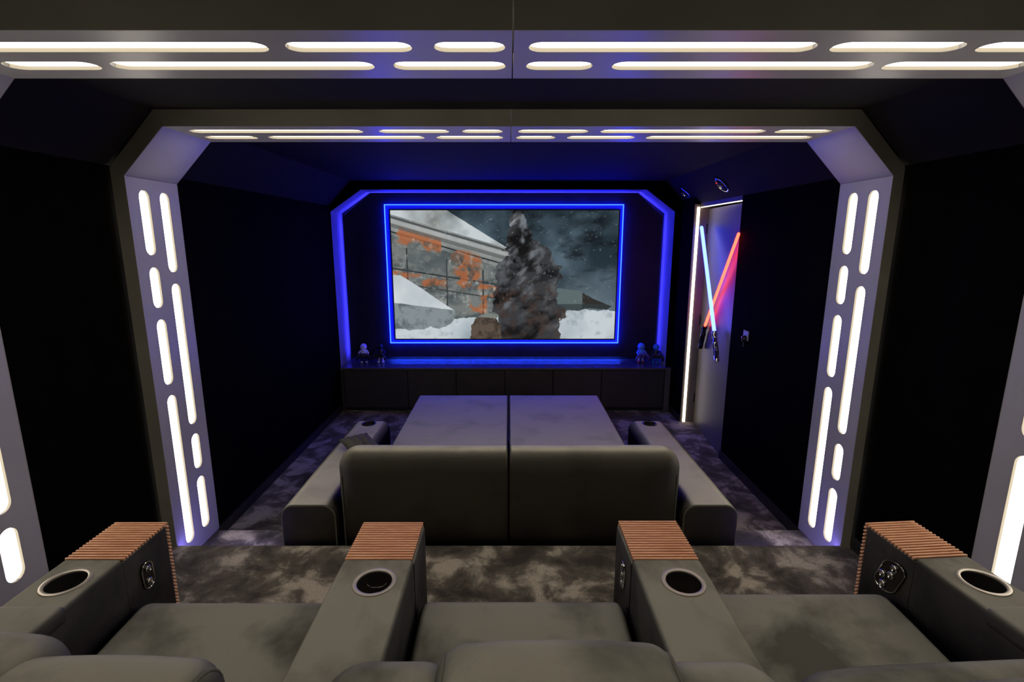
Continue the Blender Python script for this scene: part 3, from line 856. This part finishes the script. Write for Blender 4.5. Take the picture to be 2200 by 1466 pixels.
for (x, y, rz, hd, bd, lg, ft, hr, lab, pm, plab) in (
    (-1.745, 5.985, 0.15, M['fig_white'], M['fig_white'], M['fig_dark'], M['fig_white'], 0.034, 'small plain white figurine at the left end of the console', M['pad_dark'], 'dark gamepad held by the white figurine'),
    (-1.545, 6.000, -0.1, M['fig_dark'], M['fig_dark'], M['fig_white'], M['fig_white'], 0.026, 'small plain dark figurine with pale legs beside the screen\'s lower left corner', M['pad_dark'], 'dark gamepad held by the dark figurine'),
    (1.595, 6.000, 0.1, M['fig_pale_blue'], M['fig_pale_blue'], M['fig_white'], M['fig_red'], 0.038, 'small plain pale blue figurine with red feet near the screen\'s lower right corner', M['pad_purple'], 'purple gamepad held by the pale blue figurine'),
    (1.765, 5.960, -0.1, M['fig_blue'], M['fig_dark'], M['fig_blue'], M['fig_blue'], 0.034, 'small plain figurine with blue head and legs at the right end of the console', M['pad_dark'], 'dark gamepad held by the blue headed figurine')):
    for o in (figurine(x, y, rz, hd, bd, lg, ft, hr, lab), gamepad(x, y, rz, pm, plab, 0.012)): o.scale = (1.13, 1.13, 1.13)

# ---------------------------------------------------------------- cup holder (a part)
def cup_holder(x, y, z, r, parent, inv=None, depth=0.075, tilt=None):
    bm = bmesh.new(); lathe(bm, [(r - 0.012, -0.004), (r - 0.012, 0.003), (r - 0.006, 0.0055), (r, 0.004), (r + 0.001, 0.0005), (r + 0.001, -0.004), (r - 0.012, -0.004)], 40, Matrix.Translation((x, y, z)))
    c = from_bm('cup_holder', bm, M['ring'], parent, angle=50); c['label'] = 'pale metal ringed cup holder'
    bm = bmesh.new(); lathe(bm, [(r - 0.012, -0.002), (r - 0.014, -depth)], 40, Matrix.Translation((x, y, z)))
    l = from_bm('lining', bm, M['cup'], c, True)
    bm = bmesh.new(); rg = lathe(bm, [(r - 0.014, -depth + 0.0025), (0.002, -depth + 0.0025)], 40, Matrix.Translation((x, y, z))); bm.faces.new(rg[-1])
    fl = from_bm('bottom', bm, M['cupfloor'], c)
    if inv is not None: c.matrix_parent_inverse = inv
    return c
def hole(x, y, z, r, depth=0.09):
    bm = bmesh.new(); rg = lathe(bm, [(r, -depth), (r, 0.2)], 40, Matrix.Translation((x, y, z)))
    bm.faces.new(rg[0]); bm.faces.new(list(reversed(rg[-1])))
    return bm

# ---------------------------------------------------------------- daybed
day = thing('daybed', 'wide grey velvet daybed with two cushions, rounded back and low arms on the carpet', 'daybed', (0, 3.7, ZF))
inv = Matrix.Translation((0, -3.7, -ZF))
def C(o): o.matrix_parent_inverse = inv; return o
for x0, x1 in ((-0.892, -0.006), (0.002, 0.888)):
    bm = bmesh.new(); soft_bar(bm, (x1 - x0) / 2, -1.74, -1.53, 2.93, 4.875, 0.018, 0.02, 0.018, 0.02, 'Y', (x0 + x1) / 2)
    C(from_bm('cushion', bm, M['velvet_day'], day, True))
    bm = bmesh.new(); soft_bar(bm, (x1 - x0) / 2 - 0.01, ZF + 0.03, -1.743, 2.93, 4.86, 0.01, 0.01, 0.01, 0.01, 'Y', (x0 + x1) / 2)
    C(from_bm('base', bm, M['velvet_day'], day, True))
for k, (x0, x1) in enumerate(((-0.990, -0.004), (0.004, 0.998))):
    bm = bmesh.new()
    soft_bar(bm, 0.12, ZF + 0.01, -1.195, x0, x1, 0.115, 0.01, 0.11 if k == 0 else 0.016, 0.016 if k == 0 else 0.11, 'X', 2.80, n=10, m=8)
    b = C(from_bm('backrest', bm, M['velvet_day'], day, True))
    bm = bmesh.new()
    xe = x0 if k == 0 else x1; s = 1 if k == 0 else -1
    tube(bm, [(xe + s * 0.030, 2.710, ZF + 0.02), (xe + s * 0.030, 2.710, -1.33)], 0.004, 6)
    p = from_bm('piping', bm, M['piping'], b)
for s in (-1, 1):
    cx = s * 1.160 + 0.004
    bm = bmesh.new(); soft_bar(bm, 0.158, ZF + 0.01, -1.50, 2.675, 4.115, 0.075, 0.01, 0.016, 0.075, 'Y', cx, n=8)
    a = C(from_bm('armrest', bm, M['velvet_day'], day, True))
    cut(a, [hole(cx, 3.99, -1.50, 0.058)])
    smooth_angle(a)
    bm = bmesh.new()
    tube(bm, [(cx + x, 2.681, z) for x, z in rr(0.153, ZF + 0.02, -1.505, 0.072, 0.01, 0)], 0.0045, 6, True)
    from_bm('piping', bm, M['piping'], a)
    bm = bmesh.new(); lathe(bm, [(0.046, -0.002), (0.046, 0.002), (0.053, 0.004), (0.060, 0.002), (0.060, -0.004)], 32, Matrix.Translation((cx, 3.99, -1.50)))
    h = from_bm('cup_holder', bm, M['dark_metal'], a, True)
    bm = bmesh.new(); rg = lathe(bm, [(0.052, 0.0), (0.050, -0.085), (0.002, -0.085)], 32, Matrix.Translation((cx, 3.99, -1.50)))
    from_bm('lining', bm, M['cup'], a, True)

# cushion tucked against the left arm of the daybed
def pillow_mesh(bm, a, h, n=14):
    grid = {}
    for sgn in (1, -1):
        for i in range(n + 1):
            for j in range(n + 1):
                u, v = -1 + 2 * i / n, -1 + 2 * j / n
                if sgn == -1 and (i in (0, n) or j in (0, n)): grid[(sgn, i, j)] = grid[(1, i, j)]; continue
                pin = 1 - 0.10 * (1 - u * u) * abs(v) ** 3 
                pin2 = 1 - 0.10 * (1 - v * v) * abs(u) ** 3
                z = h * (max(0, (1 - u * u) * (1 - v * v))) ** 0.45
                grid[(sgn, i, j)] = bm.verts.new((a * u * pin2, a * v * pin, sgn * z + 0.010 * math.sin(14 * v + 2 * u) * (1 - u * u) * (1 - v * v)))
        for i in range(n):
            for j in range(n):
                q = [grid[(sgn, i, j)], grid[(sgn, i + 1, j)], grid[(sgn, i + 1, j + 1)], grid[(sgn, i, j + 1)]]
                bm.faces.new(q if sgn == 1 else list(reversed(q)))
bm = bmesh.new(); pillow_mesh(bm, 0.20, 0.04)
M['velvet_dark'] = velvet('dark_pillow_velvet', (0.10, 0.092, 0.075), (0.03, 0.027, 0.022), (1, 0.97, 0.88), 0.05, 0.3, 9.0, 2, 3.0)
pil = from_bm('throw_pillow', bm, M['velvet_dark'], None, True)
pil.location = (-1.03, 3.38, -1.445); pil.rotation_euler = (0, math.radians(-6), math.radians(128)); pil.scale = (1, 0.55, 1)
tag(pil, 'dark velvet throw pillow behind the daybed back, on its left arm', 'pillow')

# ---------------------------------------------------------------- recliner row
ZA = -1.05                                            # top of the consoles between the seats
slat_me = {}
def slat_mesh(wd):
    k = round(wd, 3)
    if k not in slat_me:
        bm = bmesh.new(); add_box(bm, (-wd / 2, -0.0036, -0.010), (wd / 2, 0.0036, 0.0), 0.0022, 2)
        bmesh.ops.recalc_face_normals(bm, faces=bm.faces)
        me = bpy.data.meshes.new('slat'); bm.to_mesh(me); bm.free(); me.materials.append(M['wood']); slat_me[k] = me
    return slat_me[k]

def armrest(cx, wd, rot, label, y1=1.755, yw=1.522, panel_side=0, buttons=0, pad=False, bulge=False):
    t = thing('armrest_console', label, 'armrest', (cx, 1.40, ZP), rot, 'armrest consoles of the recliner row')
    h = ZA - ZP
    l0, l1 = 0.93 - 1.40, y1 - 1.40
    lw_ = yw - 1.40
    bm = bmesh.new()
    soft_bar(bm, wd / 2 - 0.001, 0.004, h, l0, lw_, 0.016, 0.006, 0.03, 0.006, 'Y', 0)
    b = from_bm('body', bm, M['velvet'], None, True)
    cut(b, [hole(0.018 if not pad else 0.01, 0.006, h, 0.0645)])
    smooth_angle(b)
    b.parent = t
    cup_holder(0.018 if not pad else 0.01, 0.006, h, 0.066, t)
    bm = bmesh.new()
    soft_bar(bm, wd / 2 - (0.004 if not bulge else -0.001), 0.004, h - 0.013, lw_ + 0.001, l1 - 0.013, 0.004 if not bulge else 0.012, 0.004, 0.003, 0.003, 'Y', 0)
    from_bm('front_block', bm, M['velvet'], t, True)
    box('slat_backing', (-wd / 2 + 0.006, lw_ + 0.004, h - 0.0128), (wd / 2 - 0.006, l1 - 0.012, h - 0.0085), M['groove'], t)
    pitch = 0.0145
    n = int((l1 - lw_) / pitch)
    pitch = (l1 - lw_ - 0.002) / n
    me = slat_mesh(wd - (0.0 if not bulge else 0.012))
    for i in range(n):
        s = link('slat', me, None, t); s.location = (0, lw_ + 0.002 + pitch * (i + .5), h)
    k = int((h - 0.02) / pitch)
    for i in range(k):
        s = link('slat', me, None, t); s.location = (0, l1, h - 0.012 - pitch * (i + .5)); s.rotation_euler = (-PI / 2, 0, 0)
    if pad:
        bm = bmesh.new(); soft_bar(bm, wd / 2 + 0.004, h - 0.05, h + 0.009, l0 + 0.001, -0.098, 0.02, 0.02, 0.02, 0.02, 'Y', 0)
        from_bm('arm_pad', bm, M['velvet'], t, True)
    if panel_side:
        s = panel_side
        x = s * (wd / 2)
        ph = 0.10 if buttons < 4 else 0.13
        pw = 0.026 if buttons < 4 else 0.034
        yc, zc = (0.215, h - 0.125)
        lean = 0.35
        bm = bmesh.new()
        out = []
        for kk in range(32):
            a = 2 * PI * kk / 32
            yy = pw * math.cos(a); zz = (ph / 2 - pw) * (1 if math.sin(a) >= 0 else -1) + pw * math.sin(a)
            if buttons == 4: yy *= 1.35
            out.append((yc + yy * math.cos(lean * .0) - 0.35 * zz * (1 if buttons == 4 else 0.15), zc + zz))
        A_ = [bm.verts.new((x - s * 0.001, y_, z_)) for y_, z_ in out]; B_ = [bm.verts.new((x + s * 0.004, y_, z_)) for y_, z_ in out]
        bm.faces.new(A_); bm.faces.new(list(reversed(B_)))
        for kk in range(32): bm.faces.new((A_[kk], B_[kk], B_[(kk + 1) % 32], A_[(kk + 1) % 32]))
        cp = from_bm('control_panel', bm, M['dark_metal'], t)
        bm = bmesh.new(); tube(bm, [(x + s * 0.004, y_, z_) for y_, z_ in out], 0.0018, 6, True); from_bm('bezel', bm, M['chrome'], cp)
        pos = {2: [(0, 0.024), (0, -0.024)], 3: [(0, 0.033), (0, 0), (0, -0.033)], 4: [(-0.016, 0.040), (-0.006, 0.008), (0.028, -0.008), (0.022, -0.044)]}[buttons]
        for (dy, dz) in pos:
            bm = bmesh.new(); rg = lathe(bm, [(0.0135, 0), (0.0135, 0.004), (0.011, 0.006), (0.004, 0.0035)], 20, Matrix.Translation((x + s * 0.004, yc + dy, zc + dz)) @ Matrix.Rotation(s * PI / 2, 4, 'Y'))
            bm.faces.new(rg[-1]); from_bm('button', bm, M['chrome'], cp, angle=30)
    return t
armrest(-1.388, 0.200, 0.0, 'left end armrest with slatted wood front, cup holder and two chrome buttons', panel_side=1, buttons=2, pad=True)
a2 = armrest(-0.436, 0.238, 0.0, 'armrest left of the middle seat with a crescent glint in its cup holder', bulge=True)
bm = bmesh.new(); tube(bm, [(0.018 + 0.030 * math.cos(a), 0.030 + 0.018 * math.sin(a), ZA - ZP - 0.022) for a in [PI + PI * k / 10 for k in range(11)]], 0.0016, 6)  # thin chrome arc added to draw the crescent glint inside the cup
q = from_bm('cup_glint', bm, M['chrome'], a2); q['label'] = 'curved chrome arc added as the glint in the cup holder'
armrest(0.526, 0.232, 0.0, 'armrest right of the middle seat with three chrome buttons on its left side', panel_side=-1, buttons=3, bulge=True, y1=1.765)
armrest(1.468, 0.196, 0.075, 'right end armrest with slatted wood front and a plate of four chrome buttons', panel_side=-1, buttons=4, pad=True, y1=1.76, yw=1.535)

def seat(cx, x0, x1, yaw, hx, htop, hfar, wings, label, front=1.60, tilt=0.0, zs=-1.238):
    t = thing('recliner_seat', label, 'armchair', (cx, 1.0, ZP), 0, 'velvet recliner seats')
    ox, oy, oz = cx, 1.0, ZP
    inv = Matrix.Translation((-ox, -oy, -oz))
    def C(o): o.matrix_parent_inverse = inv; return o
    bm = bmesh.new()
    def dip(x, y, z): return (x, y, z - (0.018 * max(0, min(1, (1.5 - y) / 0.4)) if z > -1.4 else 0))
    soft_bar(bm, (x1 - x0) / 2 - 0.004, -1.44, zs, 0.80, front, 0.035, 0.02, 0.02, 0.07, 'Y', (x0 + x1) / 2, n=8, m=8, warp=dip)
    C(from_bm('seat_cushion', bm, M['velvet'], t, True))
    bm = bmesh.new(); soft_bar(bm, (x1 - x0) / 2 - 0.006, ZP + 0.004, -1.445, 0.78, front - 0.03, 0.01, 0.01, 0.02, 0.02, 'Y', (x0 + x1) / 2)
    C(from_bm('seat_base', bm, M['velvet'], t, True))
    # back: a leaning slab, its own pad, head pillow and two wings
    def rot(p):
        q = Matrix.Rotation(yaw, 4, 'Z') @ Vector((p[0] - hx, p[1] - 0.78, 0)); return (q.x + hx, q.y + 0.78, p[2])
    def lean(x, y, z): return rot((x, y + (-0.90 - z) * 0.16 if z < -0.90 else y, z))
    bm = bmesh.new(); soft_bar(bm, 0.09, -1.40, htop - 0.085, hx - (x1 - x0) / 2 - 0.03, hx + (x1 - x0) / 2 + 0.03, 0.06, 0.02, 0.06, 0.06, 'X', 0.70, n=8, warp=lean)
    bk = C(from_bm('backrest', bm, M['velvet'], t, True))
    y_mid = hfar - 0.11
    bm = bmesh.new(); soft_bar(bm, 0.11, htop - 0.23, htop, hx - 0.225, hx + 0.225, 0.075, 0.06, 0.055, 0.055, 'X', y_mid, n=10, m=7, warp=lambda x, y, z: rot((x, y, z + tilt * (x - hx) - 0.012 * ((x - hx) / 0.225) ** 2)))
    hd = C(from_bm('headrest', bm, M['velvet'], t, True))
    for s in (-1, 1):
        bm = bmesh.new()
        pts = []
        for y_, z_ in rr(0.106, htop - 0.225, htop - 0.004, 0.073, 0.058, 0.012):
            pts.append(rot((hx + s * 0.208, y_mid + y_, z_ - 0.009 + tilt * s * 0.208)))
        tube(bm, pts, 0.004, 6, True); from_bm('piping', bm, M['piping'], hd, True)
    for wx0, wx1, wtop, wfar, drop in wings:
        bm = bmesh.new(); soft_bar(bm, 0.10, wtop - 0.22, wtop, wx0, wx1, 0.085, 0.04, 0.085, 0.085, 'X', wfar - 0.10, n=10, m=8, warp=lambda x, y, z: rot((x, y, z - drop * max(0, (wx0 + 0.2 - x) / 0.2) ** 2)))
        C(from_bm('wing', bm, M['velvet'], t, True))
    return t
seat(0.045, -0.312, 0.405, 0.0, 0.090, -0.728, 0.862, [(-0.350, -0.08, -0.774, 0.865, 0.0), (0.25, 0.515, -0.774, 0.865, 0.0)],
     'middle velvet recliner with its head pillow in the centre of the bottom edge')
seat(-0.92, -1.283, -0.560, -0.10, -0.755, -0.755, 0.855, [(-1.18, -0.875, -0.762, 0.90, 0.0), (-0.60, -0.42, -0.812, 0.86, 0.0)],
     'left velvet recliner whose head pillow shows curved piping', front=1.595, tilt=0.09)
seat(1.0, 0.648, 1.352, 0.05, 0.968, -0.770, 0.820, [(0.56, 1.36, -0.835, 0.93, 0.03)],
     'right velvet recliner with dark brush marks on its seat', front=1.64)
